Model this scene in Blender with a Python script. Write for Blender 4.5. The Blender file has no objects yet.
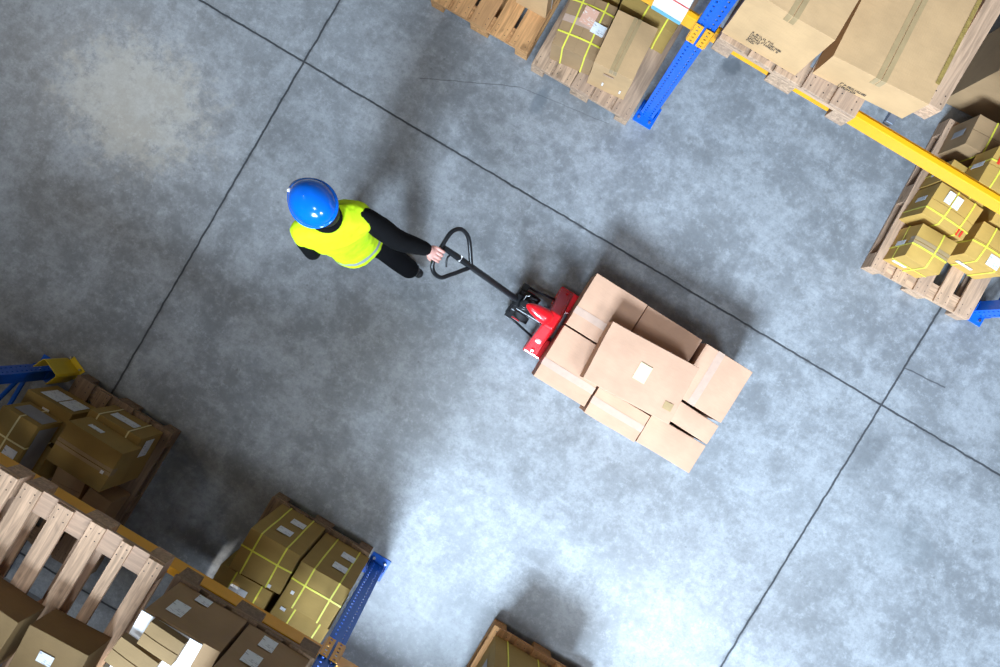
import bpy, bmesh, math, random
from mathutils import Vector, Matrix, noise
random.seed(7)
S = bpy.context.scene
COL = S.collection
R = math.radians

# ------------------------------------------------------------------ camera, sky light, lamps, exposure
# world frame: +X runs along the racks, +Y points to the rack on the far side, metres
cam_d = bpy.data.cameras.new('camera'); cam = bpy.data.objects.new('camera', cam_d); COL.objects.link(cam)
cam.location = (0, 0, 5.4); cam.rotation_euler = (0, 0, R(30.9))
cam_d.sensor_width = 36; cam_d.lens = 26.64; cam_d.clip_end = 100
S.camera = cam
S.view_settings.view_transform = 'Standard'; S.view_settings.look = 'None'
S.view_settings.exposure = 0.0; S.view_settings.gamma = 1.0; S.view_settings.use_curve_mapping = False
W = bpy.data.worlds.new('world'); S.world = W; W.use_nodes = True
W.node_tree.nodes['Background'].inputs[0].default_value = (1.0, 0.96, 0.93, 1)
W.node_tree.nodes['Background'].inputs[1].default_value = 0.08

def area(name, loc, target, sx, sy, power, color):
    d = bpy.data.lights.new(name, 'AREA'); d.shape = 'RECTANGLE'; d.size = sx; d.size_y = sy
    d.energy = power; d.color = color
    o = bpy.data.objects.new(name, d); COL.objects.link(o); o.location = loc
    o.rotation_euler = (Vector(target) - Vector(loc)).to_track_quat('-Z', 'Y').to_euler()
    return o
def key(name, loc, target, sx, sy, power, color, spread):
    o = area(name, loc, target, sx, sy, power, color); o.data.spread = R(spread); return o
key('roof_light', (1.4, -6.9, 7.6), (2.1, 0.6, 0), 3.0, 2.4, 860, (0.64, 0.81, 1.0), 92)
area('roof_light', (5.6, -3.0, 9.0), (3.0, 0.5, 0), 2.0, 1.4, 560, (0.74, 0.86, 1.0))
area('roof_light', (-0.3, -2.0, 9.2), (0.2, -0.3, 0), 1.4, 0.9, 120, (0.80, 0.90, 1.0))
area('hall_lamp', (-8.6, 0.3, 9.0), (-8.0, 0.3, 0), 0.9, 0.9, 110, (1.0, 0.84, 0.62))
def spot(name, loc, target, power, deg, color, blend=0.3, r=0.15):
    d = bpy.data.lights.new(name, 'SPOT'); d.energy = power; d.spot_size = R(deg); d.spot_blend = blend
    d.color = color; d.shadow_soft_size = r
    o = bpy.data.objects.new(name, d); COL.objects.link(o); o.location = loc
    o.rotation_euler = (Vector(target) - Vector(loc)).to_track_quat('-Z', 'Y').to_euler()
spot('added_sun_spot', (-0.50, -2.05, 7.0), (-0.57, -2.46, 2.0), 1300, 7.0, (1.0, 0.97, 0.92), 0.2, 0.05)  # added narrow spot standing in for a sun shaft on the carton tops

# ------------------------------------------------------------------ materials
MATS = {}
def nodes(name):
    m = bpy.data.materials.new(name); m.use_nodes = True
    nt = m.node_tree; b = nt.nodes['Principled BSDF']
    return m, nt, b
def nn(nt, t, **kw):
    n = nt.nodes.new(t)
    for k, v in kw.items():
        if k in n.inputs: n.inputs[k].default_value = v
        else: setattr(n, k, v)
    return n
def math_n(nt, op, a, b=None, c=None):
    n = nt.nodes.new('ShaderNodeMath'); n.operation = op
    for i, v in enumerate((a, b, c)):
        if v is None: continue
        if isinstance(v, (int, float)): n.inputs[i].default_value = v
        else: nt.links.new(v, n.inputs[i])
    return n.outputs[0]
def mixc(nt, fac, a, b, mode='MIX'):
    n = nt.nodes.new('ShaderNodeMix'); n.data_type = 'RGBA'; n.blend_type = mode
    for sock, v in ((n.inputs['Factor'], fac), (n.inputs['A'], a), (n.inputs['B'], b)):
        if isinstance(v, (int, float)): sock.default_value = v
        elif isinstance(v, tuple): sock.default_value = (*v, 1) if len(v) == 3 else v
        else: nt.links.new(v, sock)
    # 'Factor' float, A and B colours live at fixed slots
    return n.outputs[2]
def mixcol(nt, fac, a, b, mode='MIX'):
    n = nt.nodes.new('ShaderNodeMix'); n.data_type = 'RGBA'; n.blend_type = mode
    def put(s, v):
        if isinstance(v, (int, float)): s.default_value = v
        elif isinstance(v, tuple): s.default_value = (v[0], v[1], v[2], 1)
        else: nt.links.new(v, s)
    put(n.inputs[0], fac); put(n.inputs[6], a); put(n.inputs[7], b)
    return n.outputs[2]
def ramp(nt, src, lo, hi):
    n = nt.nodes.new('ShaderNodeMapRange'); n.inputs[1].default_value = lo; n.inputs[2].default_value = hi
    n.interpolation_type = 'SMOOTHSTEP'
    nt.links.new(src, n.inputs[0]); return n.outputs[0]
def noise_n(nt, vec, scale, detail=4, rough=0.55, dist=0.0):
    n = nt.nodes.new('ShaderNodeTexNoise'); n.inputs['Scale'].default_value = scale
    n.inputs['Detail'].default_value = detail; n.inputs['Roughness'].default_value = rough
    n.inputs['Distortion'].default_value = dist
    if vec is not None: nt.links.new(vec, n.inputs['Vector'])
    return n.outputs['Fac']
def mapping(nt, vec, scale=(1, 1, 1), loc=(0, 0, 0), rot=(0, 0, 0)):
    n = nt.nodes.new('ShaderNodeMapping'); n.inputs['Scale'].default_value = scale
    n.inputs['Location'].default_value = loc; n.inputs['Rotation'].default_value = rot
    nt.links.new(vec, n.inputs['Vector']); return n.outputs[0]
def bump(nt, b, h, dist=0.002, strength=0.5):
    n = nt.nodes.new('ShaderNodeBump'); n.inputs['Distance'].default_value = dist
    n.inputs['Strength'].default_value = strength
    nt.links.new(h, n.inputs['Height']); nt.links.new(n.outputs[0], b.inputs['Normal'])

def simple(name, col, rough=0.5, metal=0.0, var=0.08, scale=12.0, bmp=0.0, coat=0.0, spec=0.5):
    if name in MATS: return MATS[name]
    m, nt, b = nodes(name)
    tc = nn(nt, 'ShaderNodeTexCoord').outputs['Object']
    f = noise_n(nt, tc, scale)
    dark = tuple(c * (1 - var * 2.2) for c in col); lite = tuple(min(1, c * (1 + var * 1.6)) for c in col)
    nt.links.new(mixcol(nt, f, dark, lite), b.inputs['Base Color'])
    b.inputs['Roughness'].default_value = rough; b.inputs['Metallic'].default_value = metal
    b.inputs['Coat Weight'].default_value = coat; b.inputs['Coat Roughness'].default_value = 0.1
    b.inputs['Specular IOR Level'].default_value = spec
    if bmp: bump(nt, b, noise_n(nt, tc, scale * 5), bmp)
    MATS[name] = m; return m

def cardboard(name, col, rough=0.75):
    m, nt, b = nodes(name)
    tc = nn(nt, 'ShaderNodeTexCoord').outputs['Object']
    rnd = nn(nt, 'ShaderNodeObjectInfo').outputs['Random']
    a = noise_n(nt, tc, 5, 3); f = noise_n(nt, mapping(nt, tc, (8, 60, 60)), 2.0, 3)
    c1 = mixcol(nt, ramp(nt, a, 0.3, 0.7), tuple(c * 0.9 for c in col), tuple(min(1, c * 1.06) for c in col))
    c2 = mixcol(nt, math_n(nt, 'MULTIPLY', ramp(nt, f, 0.45, 0.75), 0.14), c1, tuple(c * 0.6 for c in col))
    c3 = mixcol(nt, math_n(nt, 'MULTIPLY', rnd, 0.22), c2, tuple(c * 0.72 for c in col))
    nt.links.new(c3, b.inputs['Base Color']); b.inputs['Roughness'].default_value = rough
    b.inputs['Specular IOR Level'].default_value = 0.3
    wv = nt.nodes.new('ShaderNodeTexWave'); wv.inputs['Scale'].default_value = 28; wv.inputs['Distortion'].default_value = 0.4
    nt.links.new(tc, wv.inputs['Vector'])
    h = math_n(nt, 'ADD', math_n(nt, 'MULTIPLY', wv.outputs['Fac'], 0.12), noise_n(nt, tc, 22, 3))
    bump(nt, b, h, 0.0025, 0.5)
    MATS[name] = m; return m
CB_PINK = cardboard('cardboard_load', (0.58, 0.345, 0.225))
CB_TAN = cardboard('cardboard_tan', (0.57, 0.355, 0.175))
CB_OLIVE = cardboard('cardboard_olive', (0.37, 0.235, 0.065))
CB_BROWN = cardboard('cardboard_brown', (0.37, 0.23, 0.115))
CB_SHADED = cardboard('cardboard_shaded', (0.24, 0.150, 0.062))  # cardboard tone darkened to imitate shade at the near beam level
CB_GOLD = cardboard('cardboard_gold', (0.57, 0.345, 0.085))

def wood(name, col, dark=0.55):
    m, nt, b = nodes(name)
    tc = nn(nt, 'ShaderNodeTexCoord').outputs['Object']
    rnd = nn(nt, 'ShaderNodeObjectInfo').outputs['Random']
    cmb = nt.nodes.new('ShaderNodeCombineXYZ'); nt.links.new(math_n(nt, 'MULTIPLY', rnd, 37.0), cmb.inputs[2])
    add = nt.nodes.new('ShaderNodeVectorMath'); add.operation = 'ADD'
    nt.links.new(tc, add.inputs[0]); nt.links.new(cmb.outputs[0], add.inputs[1])
    v = add.outputs[0]
    g = noise_n(nt, mapping(nt, v, (30, 2.2, 30)), 1.6, 5, 0.65, 0.6)
    kn = noise_n(nt, mapping(nt, v, (9, 5, 9)), 1.3, 2)
    c1 = mixcol(nt, ramp(nt, g, 0.3, 0.72), tuple(c * dark for c in col), tuple(min(1, c * 1.12) for c in col))
    c2 = mixcol(nt, math_n(nt, 'MULTIPLY', ramp(nt, kn, 0.64, 0.76), 0.7), c1, tuple(c * 0.35 for c in col))
    c3 = mixcol(nt, math_n(nt, 'MULTIPLY', ramp(nt, rnd, 0.25, 1.0), 0.55), c2, (col[0] * 0.62, col[1] * 0.64, col[2] * 0.72))
    nt.links.new(c3, b.inputs['Base Color']); b.inputs['Roughness'].default_value = 0.8
    b.inputs['Specular IOR Level'].default_value = 0.25
    bump(nt, b, g, 0.002, 0.6)
    MATS[name] = m; return m
WD_OLD = wood('wood_weathered', (0.52, 0.345, 0.225))
WD_WARM = wood('wood_warm', (0.62, 0.32, 0.13), 0.6)
WD_PALE = wood('wood_pale', (0.60, 0.385, 0.245), 0.6)
WD_DARK = wood('wood_dark', (0.32, 0.21, 0.13))

def label_mat(name, base, ink, dens=0.5):
    m, nt, b = nodes(name)
    tc = nn(nt, 'ShaderNodeTexCoord').outputs['Object']
    rows = noise_n(nt, mapping(nt, tc, (40, 160, 160)), 1.0, 1)
    blk = noise_n(nt, tc, 14, 2)
    f = math_n(nt, 'MULTIPLY', ramp(nt, rows, 0.56, 0.6), ramp(nt, blk, 0.45, 0.55))
    nt.links.new(mixcol(nt, math_n(nt, 'MULTIPLY', f, dens), base, ink), b.inputs['Base Color'])
    b.inputs['Roughness'].default_value = 0.6
    MATS[name] = m; return m
LABEL = label_mat('label_paper', (0.78, 0.79, 0.80), (0.12, 0.12, 0.16))
LABEL_CREAM = simple('label_cream', (0.66, 0.58, 0.34), 0.6, var=0.03)
LABEL_PINK = label_mat('label_pink', (0.72, 0.40, 0.28), (0.8, 0.72, 0.62), 0.9)
LABEL_GREY = simple('label_grey', (0.30, 0.29, 0.30), 0.4, var=0.15)
LABEL_PURPLE = label_mat('label_purple', (0.36, 0.34, 0.5), (0.1, 0.08, 0.16), 0.7)
STRAP = simple('strap_yellow', (0.80, 0.74, 0.08), 0.4, var=0.05)
STRAP_PALE = simple('strap_pale', (0.80, 0.68, 0.34), 0.4, var=0.05)
STRAP_WHITE = simple('strap_white', (0.85, 0.83, 0.80), 0.4, var=0.04)
TAPE = simple('tape_brown', (0.42, 0.29, 0.145), 0.22, var=0.12, bmp=0.001, spec=0.6)
TAPE_CLEAR = simple('tape_clear', (0.54, 0.37, 0.28), 0.30, var=0.08, scale=30, bmp=0.0012, spec=0.7)
TAPE_GOLD = simple('tape_gold', (0.50, 0.34, 0.10), 0.15, var=0.3, scale=40, bmp=0.006, metal=0.3)
INK = simple('ink', (0.05, 0.045, 0.04), 0.7)
RED_MARK = simple('red_mark', (0.75, 0.05, 0.02), 0.5)
BLUE = simple('rack_blue', (0.004, 0.115, 0.62), 0.35, var=0.06, spec=0.45)
YEL = simple('rack_yellow', (0.90, 0.40, 0.008), 0.35, var=0.05)
GUARD = simple('guard_yellow', (0.72, 0.50, 0.02), 0.4, var=0.08)
GALV = simple('galvanised', (0.35, 0.42, 0.52), 0.4, metal=0.8, var=0.1)
STEEL = simple('bolt_steel', (0.5, 0.5, 0.5), 0.35, metal=1.0)
BLACK = simple('black_steel', (0.012, 0.013, 0.015), 0.3, var=0.2)
RUBBER = simple('wheel_rubber', (0.025, 0.025, 0.027), 0.6)
RED = simple('jack_red', (0.72, 0.008, 0.015), 0.26, var=0.05, coat=0.5)
WHITE = simple('white_plastic', (0.82, 0.80, 0.78), 0.35, var=0.03)
PINKW = simple('pink_wrap', (0.65, 0.36, 0.30), 0.3, var=0.15)
TEAL = simple('teal_edge', (0.15, 0.42, 0.52), 0.4)
FOIL = simple('silver_wrap', (0.55, 0.6, 0.62), 0.18, metal=0.8, scale=40, var=0.2, bmp=0.006)

# floor: ground concrete with sawn joints, hairline cracks and scuffs
def floor_mat():
    m, nt, b = nodes('concrete')
    P = nn(nt, 'ShaderNodeNewGeometry').outputs['Position']
    sep = nt.nodes.new('ShaderNodeSeparateXYZ'); nt.links.new(P, sep.inputs[0])
    X, Y = sep.outputs[0], sep.outputs[1]
    big = noise_n(nt, P, 0.6, 5, 0.6, 0.2)
    mid = noise_n(nt, P, 2.6, 9, 0.74, 0.15)
    mid2 = noise_n(nt, mapping(nt, P, (1, 1, 1), (7, 3, 0)), 6.0, 8, 0.78, 0.1)
    fine = noise_n(nt, P, 30, 8, 0.8)
    grit = noise_n(nt, mapping(nt, P, (1, 1, 1), (2, 9, 0)), 13, 9, 0.85)
    brush = noise_n(nt, mapping(nt, P, (1.2, 34, 1), (0, 0, 0), (0, 0, R(4))), 1.4, 4, 0.7)
    c = mixcol(nt, ramp(nt, mid, 0.42, 0.59), (0.185, 0.192, 0.20), (0.30, 0.312, 0.325))
    c = mixcol(nt, math_n(nt, 'MULTIPLY', ramp(nt, big, 0.4, 0.65), 0.35), c, (0.36, 0.375, 0.39))
    c = mixcol(nt, math_n(nt, 'MULTIPLY', ramp(nt, mid2, 0.5, 0.66), 0.55), c, (0.165, 0.168, 0.17))
    c = mixcol(nt, math_n(nt, 'MULTIPLY', ramp(nt, brush, 0.52, 0.75), 0.45), c, (0.20, 0.215, 0.23))
    c = mixcol(nt, math_n(nt, 'MULTIPLY', ramp(nt, fine, 0.45, 0.70), 0.5), c, (0.16, 0.17, 0.18))
    c = mixcol(nt, math_n(nt, 'MULTIPLY', ramp(nt, grit, 0.50, 0.62), 0.42), c, (0.14, 0.145, 0.15))
    c = mixcol(nt, math_n(nt, 'MULTIPLY', ramp(nt, grit, 0.49, 0.38), 0.4), c, (0.44, 0.46, 0.48))
    # specks
    vo = nt.nodes.new('ShaderNodeTexVoronoi'); vo.inputs['Scale'].default_value = 9.0
    nt.links.new(P, vo.inputs['Vector'])
    sp = math_n(nt, 'MULTIPLY', math_n(nt, 'SUBTRACT', 1.0, ramp(nt, vo.outputs['Distance'], 0.05, 0.11)), ramp(nt, mid2, 0.48, 0.6))
    c = mixcol(nt, math_n(nt, 'MULTIPLY', sp, 0.4), c, (0.07, 0.07, 0.075))
    # warm lamp reflection painted as a buff patch at the left
    def dist2(px, py, sx=1.0, sy=1.0):
        a = math_n(nt, 'MULTIPLY', math_n(nt, 'SUBTRACT', X, px), 1 / sx)
        d = math_n(nt, 'MULTIPLY', math_n(nt, 'SUBTRACT', Y, py), 1 / sy)
        return math_n(nt, 'SQRT', math_n(nt, 'ADD', math_n(nt, 'MULTIPLY', a, a), math_n(nt, 'MULTIPLY', d, d)))
    wob = math_n(nt, 'MULTIPLY', math_n(nt, 'SUBTRACT', mid2, 0.5), 2.6)
    def patch(px, py, sx, sy, col, amt):
        nonlocal c
        d = math_n(nt, 'ADD', dist2(px, py, sx, sy), wob)
        f = math_n(nt, 'SUBTRACT', 1.0, ramp(nt, d, 0.45, 1.15))
        c = mixcol(nt, math_n(nt, 'MULTIPLY', f, amt), c, col)
    patch(-3.15, 0.08, 0.62, 0.5, (0.56, 0.50, 0.40), 0.38)
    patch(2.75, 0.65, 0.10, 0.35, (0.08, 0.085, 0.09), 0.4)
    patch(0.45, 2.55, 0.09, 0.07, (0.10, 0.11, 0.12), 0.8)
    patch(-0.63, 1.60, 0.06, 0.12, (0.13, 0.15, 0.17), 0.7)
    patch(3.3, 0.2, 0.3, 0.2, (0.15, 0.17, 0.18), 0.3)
    # joints
    wv = math_n(nt, 'MULTIPLY', math_n(nt, 'SUBTRACT', noise_n(nt, P, 9, 3), 0.5), 0.02)
    def line(expr, w, soft):
        return math_n(nt, 'SUBTRACT', 1.0, ramp(nt, math_n(nt, 'ABSOLUTE', math_n(nt, 'ADD', expr, wv)), w, w + soft))
    jx1 = math_n(nt, 'ADD', math_n(nt, 'ADD', X, 2.233), math_n(nt, 'MULTIPLY', Y, 0.0137))
    jx2 = math_n(nt, 'SUBTRACT', math_n(nt, 'SUBTRACT', X, 2.645), math_n(nt, 'MULTIPLY', Y, 0.011))
    jy1 = math_n(nt, 'SUBTRACT', math_n(nt, 'SUBTRACT', Y, 0.975), math_n(nt, 'MULTIPLY', X, 0.0035))
    jy2 = math_n(nt, 'ADD', Y, 3.17)
    J = None
    for e in (jx1, jx2, jy1, jy2):
        l = math_n(nt, 'MAXIMUM', line(e, 0.0045, 0.006), math_n(nt, 'MULTIPLY', line(e, 0.004, 0.028), math_n(nt, 'MULTIPLY', ramp(nt, mid2, 0.4, 0.7), 0.6)))
        J = l if J is None else math_n(nt, 'MAXIMUM', J, l)
    c = mixcol(nt, math_n(nt, 'MULTIPLY', J, 0.93), c, (0.018, 0.019, 0.022))
    def seg(x0, y0, x1, y1, w, amt):
        nonlocal c
        L = math.hypot(x1 - x0, y1 - y0); dx, dy = (x1 - x0) / L, (y1 - y0) / L
        rx = math_n(nt, 'SUBTRACT', X, x0); ry = math_n(nt, 'SUBTRACT', Y, y0)
        t = math_n(nt, 'ADD', math_n(nt, 'MULTIPLY', rx, dx), math_n(nt, 'MULTIPLY', ry, dy))
        s = math_n(nt, 'SUBTRACT', math_n(nt, 'MULTIPLY', ry, dx), math_n(nt, 'MULTIPLY', rx, dy))
        f = line(s, w, 0.004)
        inside = math_n(nt, 'MULTIPLY', math_n(nt, 'GREATER_THAN', t, 0.0), math_n(nt, 'LESS_THAN', t, L))
        c = mixcol(nt, math_n(nt, 'MULTIPLY', math_n(nt, 'MULTIPLY', f, inside), amt), c, (0.04, 0.04, 0.045))
    seg(-1.46, 1.30, -0.80, 1.62, 0.001, 0.6); seg(-0.80, 1.62, -0.1, 1.72, 0.001, 0.4)
    seg(2.66, 1.30, 2.99, 1.33, 0.003, 0.7)
    nt.links.new(c, b.inputs['Base Color'])
    r = math_n(nt, 'ADD', 0.16, math_n(nt, 'ADD', math_n(nt, 'MULTIPLY', mid, 0.22), math_n(nt, 'MULTIPLY', grit, 0.18)))
    nt.links.new(math_n(nt, 'ADD', r, math_n(nt, 'MULTIPLY', J, 0.4)), b.inputs['Roughness'])
    b.inputs['Specular IOR Level'].default_value = 0.6
    h = math_n(nt, 'SUBTRACT', math_n(nt, 'ADD', math_n(nt, 'MULTIPLY', fine, 0.25), math_n(nt, 'MULTIPLY', mid2, 0.5)), math_n(nt, 'MULTIPLY', J, 2.0))
    bump(nt, b, h, 0.004, 0.35)
    return m

# ------------------------------------------------------------------ mesh helpers
class MB:
    def __init__(s): s.v = []; s.f = []
    def box(s, c, size, rot=None, M=None):
        hx, hy, hz = size[0] / 2, size[1] / 2, size[2] / 2
        mat = Matrix.Translation(c) @ (rot.to_4x4() if rot else Matrix.Identity(4))
        if M: mat = M @ mat
        i = len(s.v)
        for x, y, z in ((-1,-1,-1),(1,-1,-1),(1,1,-1),(-1,1,-1),(-1,-1,1),(1,-1,1),(1,1,1),(-1,1,1)):
            s.v.append(mat @ Vector((x * hx, y * hy, z * hz)))
        s.f += [tuple(i + k for k in q) for q in ((3,2,1,0),(4,5,6,7),(0,1,5,4),(1,2,6,5),(2,3,7,6),(3,0,4,7))]
        return s
    def lohi(s, a, b):
        return s.box([(p + q) / 2 for p, q in zip(a, b)], [abs(q - p) for p, q in zip(a, b)])
    def rings(s, rings, cap=True, closed=False):
        i = len(s.v); n = len(rings[0])
        for r in rings: s.v += [Vector(p) for p in r]
        m = len(rings)
        for a in range(m if closed else m - 1):
            b_ = (a + 1) % m
            for k in range(n):
                s.f.append((i + a * n + k, i + a * n + (k + 1) % n, i + b_ * n + (k + 1) % n, i + b_ * n + k))
        if cap and not closed:
            s.f.append(tuple(i + k for k in reversed(range(n)))); s.f.append(tuple(i + (m - 1) * n + k for k in range(n)))
        return s
    def tube(s, pts, rad, seg=14, cap=True, closed=False):
        pts = [Vector(p) for p in pts]; n = len(pts)
        rr = rad if isinstance(rad, (list, tuple)) else [rad] * n
        rings = []; up = None
        for k in range(n):
            if closed: t = pts[(k + 1) % n] - pts[k - 1]
            else: t = pts[min(k + 1, n - 1)] - pts[max(k - 1, 0)]
            t.normalize()
            if up is None:
                up = t.orthogonal().normalized()
            up = (up - t * up.dot(t)).normalized(); sd = t.cross(up)
            r = rr[k]
            ra, rb = r if isinstance(r, tuple) else (r, r)
            rings.append([pts[k] + up * (math.cos(2 * math.pi * q / seg) * ra) + sd * (math.sin(2 * math.pi * q / seg) * rb) for q in range(seg)])
        return s.rings(rings, cap, closed)
    def ell(s, c, r, M=None, seg=20, ringn=12, z0=-1.0):
        rings = []
        for a in range(ringn + 1):
            t = z0 + (1 - z0) * a / ringn
            ph = math.asin(max(-1, min(1, t))) if z0 != -1 else -math.pi / 2 + math.pi * a / ringn
            zz = math.sin(ph); q = max(0.02, math.cos(ph))
            ring = []
            for k in range(seg):
                p = Vector((math.cos(2 * math.pi * k / seg) * q * r[0], math.sin(2 * math.pi * k / seg) * q * r[1], zz * r[2]))
                ring.append((M @ p if M else p) + Vector(c))
            rings.append(ring)
        return s.rings(rings)
    def prism(s, prof, axis, a, b):
        """profile of 2-D points extruded along axis (0,1,2) from a to b"""
        def P(p, t):
            l = list(p); l.insert(axis, t); return Vector(l)
        return s.rings([[P(p, a) for p in prof], [P(p, b) for p in prof]])
    def build(s, name, mat, parent=None, loc=None, rz=0.0, bevel=0.0, smooth=False, seg=2):
        me = bpy.data.meshes.new(name); me.from_pydata([tuple(v) for v in s.v], [], s.f); me.update()
        bm = bmesh.new(); bm.from_mesh(me); bmesh.ops.recalc_face_normals(bm, faces=bm.faces); bm.to_mesh(me); bm.free()
        if mat: me.materials.append(mat)
        o = bpy.data.objects.new(name, me); COL.objects.link(o)
        if loc is not None: o.location = loc
        o.rotation_euler = (0, 0, rz)
        if parent: o.parent = parent
        if smooth:
            for p in me.polygons: p.use_smooth = True
        if bevel:
            b = o.modifiers.new('bevel', 'BEVEL'); b.width = bevel; b.segments = seg; b.limit_method = 'ANGLE'; b.angle_limit = R(40)
        return o
def empty(name, loc=(0, 0, 0), rz=0.0):
    o = bpy.data.objects.new(name, None); COL.objects.link(o); o.location = loc; o.rotation_euler = (0, 0, rz); o.empty_display_size = 0.1
    return o
def tag(o, label=None, cat=None, group=None, kind=None):
    if label: o['label'] = label
    if cat: o['category'] = cat
    if group: o['group'] = group
    if kind: o['kind'] = kind
    return o

# ------------------------------------------------------------------ floor
fl = MB().lohi((-14, -12, -0.2), (14, 12, 0)).build('floor', floor_mat()); tag(fl, kind='structure')
WALLM = simple('wall_panel', (0.42, 0.43, 0.44), 0.7, var=0.04, scale=1.5)
for nm, a, b_ in (('wall_left', (-14.2, -12, 0), (-14, 12, 9.6)), ('wall_right', (14, -12, 0), (14.2, 12, 9.6)), ('wall_front', (-14, -12.2, 0), (14, -12, 9.6)), ('wall_back', (-14, 12, 0), (14, 12.2, 9.6)), ('light_blocker_right', (-0.12, -3.46, 0), (1.9, -3.38, 2.1)), ('light_blocker_left', (-4.5, -3.46, 0), (-0.12, -3.38, 3.3))):  # last two panels are unseen, added to keep light off the near rack
    tag(MB().lohi(a, b_).build(nm, WALLM), kind='structure')

# ------------------------------------------------------------------ cartons
def carton(label, cx, cy, w, d, z0, z1, rot=0.0, mat=None, seam=None, tape=None, tmat=None, tape_t=0.0, straps=(), smat=None,
           labels=(), group=None, tilt=(0, 0), bulge=0.004, name='cardboard_box', amp=0.0028, key=0, cat='box'):
    """seam: 'x' or 'y' = direction of the flap joint on top. labels: (face, a, b, wa, wb, material[, turn])
    with a, b from -1 to 1 across the face.  straps: ('x', t) ring running along x at y = t, ('y', t), ('z', t)"""
    h = z1 - z0; mat = mat or CB_TAN
    bm = bmesh.new()
    def grid_box(x0, x1, y0, y1, za, zb, n=7):
        r = bmesh.ops.create_cube(bm, size=1.0)
        for v in r['verts']:
            v.co = Vector((x0 + (v.co.x + .5) * (x1 - x0), y0 + (v.co.y + .5) * (y1 - y0), za + (v.co.z + .5) * (zb - za)))
        es = list({e for v in r['verts'] for e in v.link_edges})
        if n: bmesh.ops.subdivide_edges(bm, edges=es, cuts=n, use_grid_fill=True)
    g = 0.0022; ft = 0.0045
    if seam:
        grid_box(-w/2, w/2, -d/2, d/2, 0, h - ft)
        if seam == 'y':
            grid_box(-w/2, -g, -d/2, d/2, h - ft + .0003, h); grid_box(g, w/2, -d/2, d/2, h - ft + .0003, h)
        else:
            grid_box(-w/2, w/2, -d/2, -g, h - ft + .0003, h); grid_box(-w/2, w/2, g, d/2, h - ft + .0003, h)
    else:
        grid_box(-w/2, w/2, -d/2, d/2, 0, h)
    off = Vector((key * 3.1 + cx * 5, cy * 5, z0 * 3))
    def warp(p):
        nv = noise.noise_vector(Vector(p) * 4.5 + off) * amp
        k = (1 - min(1, abs(2 * p[0] / w)) ** 2) * (1 - min(1, abs(2 * p[1] / d)) ** 2)
        nv.z *= min(1, max(0, p[2] / h) * 2) * .8
        if p[2] < h * .5: nv.z = abs(nv.z)
        q = Vector(p) + nv
        if p[2] > h * 0.5: q.z += bulge * k * min(1, (p[2] / h))
        return q
    for v in bm.verts: v.co = warp(v.co)
    bmesh.ops.recalc_face_normals(bm, faces=bm.faces)
    me = bpy.data.meshes.new(name); bm.to_mesh(me); bm.free(); me.materials.append(mat)
    o = bpy.data.objects.new(name, me); COL.objects.link(o)
    o.location = (cx, cy, z0 + .0015); o.rotation_euler = (R(tilt[0]), R(tilt[1]), R(rot))
    b = o.modifiers.new('bevel', 'BEVEL'); b.width = 0.003; b.segments = 2; b.limit_method = 'ANGLE'; b.angle_limit = R(50)
    tag(o, label, cat, group)
    def strip(pts_pairs, nm, m, e=0.0016):
        """ribbon from pairs of points (left, right) in box space, offset outwards along given normals"""
        q = MB(); ring = []
        for (a, b2, nrm) in pts_pairs:
            n_ = Vector(nrm).normalized(); A, B = warp(Vector(a)), warp(Vector(b2))
            ring.append([A + n_ * e, B + n_ * e, B + n_ * (e + .0009), A + n_ * (e + .0009)])
        q.rings(ring); return q.build(nm, m, o)
    def path(kind, t, wd, nm, m, down=None, sides=(1, 1), off_=0.003):
        # ring around the box: kind 'x' = running along x over the top at y=t ; 'y' = running along y at x=t
        P = []; n = 9
        L = w if kind == 'x' else d
        dn = 0.0 if down is None else h - down
        def add(l, z, nl, nz):
            if kind == 'x': P.append(((l, t - wd/2, z), (l, t + wd/2, z), (nl, 0, nz)))
            else: P.append(((t + wd/2, l, z), (t - wd/2, l, z), (0, nl, nz)))
        if sides[0]:
            for k in range(n): add(-L/2, dn + (h - dn) * k / n, -1, 0)
            add(-L/2, h, -1, 1)
        for k in range(0 if not sides[0] else 1, n + 1 if not sides[1] else n): add(-L/2 + L * k / n, h, 0, 1)
        if sides[1]:
            add(L/2, h, 1, 1)
            for k in range(n): add(L/2, dn + (h - dn) * (1 - (k + 1) / n), 1, 0)
        strip(P, nm, m, off_)
    def hring(t, wd, nm, m):
        P = []; n = 6
        c = [(-w/2, -d/2), (w/2, -d/2), (w/2, d/2), (-w/2, d/2)]
        for i in range(4):
            a, b2 = c[i], c[(i + 1) % 4]
            nrm = (b2[1] - a[1], -(b2[0] - a[0]), 0); l = math.hypot(nrm[0], nrm[1]); nrm = (nrm[0]/l, nrm[1]/l, 0)
            pn = c[i - 1]; n0 = (a[1] - pn[1], -(a[0] - pn[0])); l0 = math.hypot(*n0)
            P.append(((a[0], a[1], t - wd/2), (a[0], a[1], t + wd/2), (nrm[0] + n0[0]/l0, nrm[1] + n0[1]/l0, 0)))
            for k in range(1, n):
                x, y = a[0] + (b2[0] - a[0]) * k / n, a[1] + (b2[1] - a[1]) * k / n
                P.append(((x, y, t - wd/2), (x, y, t + wd/2), nrm))
        P.append(P[0]); strip(P, nm, m, 0.003)
    if tape:
        if seam == tape and tmat is TAPE or (seam == tape and tmat is None):
            for e_ in (-1, 1): path(tape, e_ * 0.0145, 0.024, 'tape', TAPE, down=0.06, off_=0.001)
        else: path(tape, tape_t, 0.05, 'tape', tmat or TAPE, down=0.06, off_=0.001)
    for s_ in straps:
        kind, t = s_[0], s_[1]
        if kind == 'z': hring(t, 0.011, 'strap', smat or STRAP)
        else: path(kind, t, 0.011, 'strap', smat or STRAP)
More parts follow.
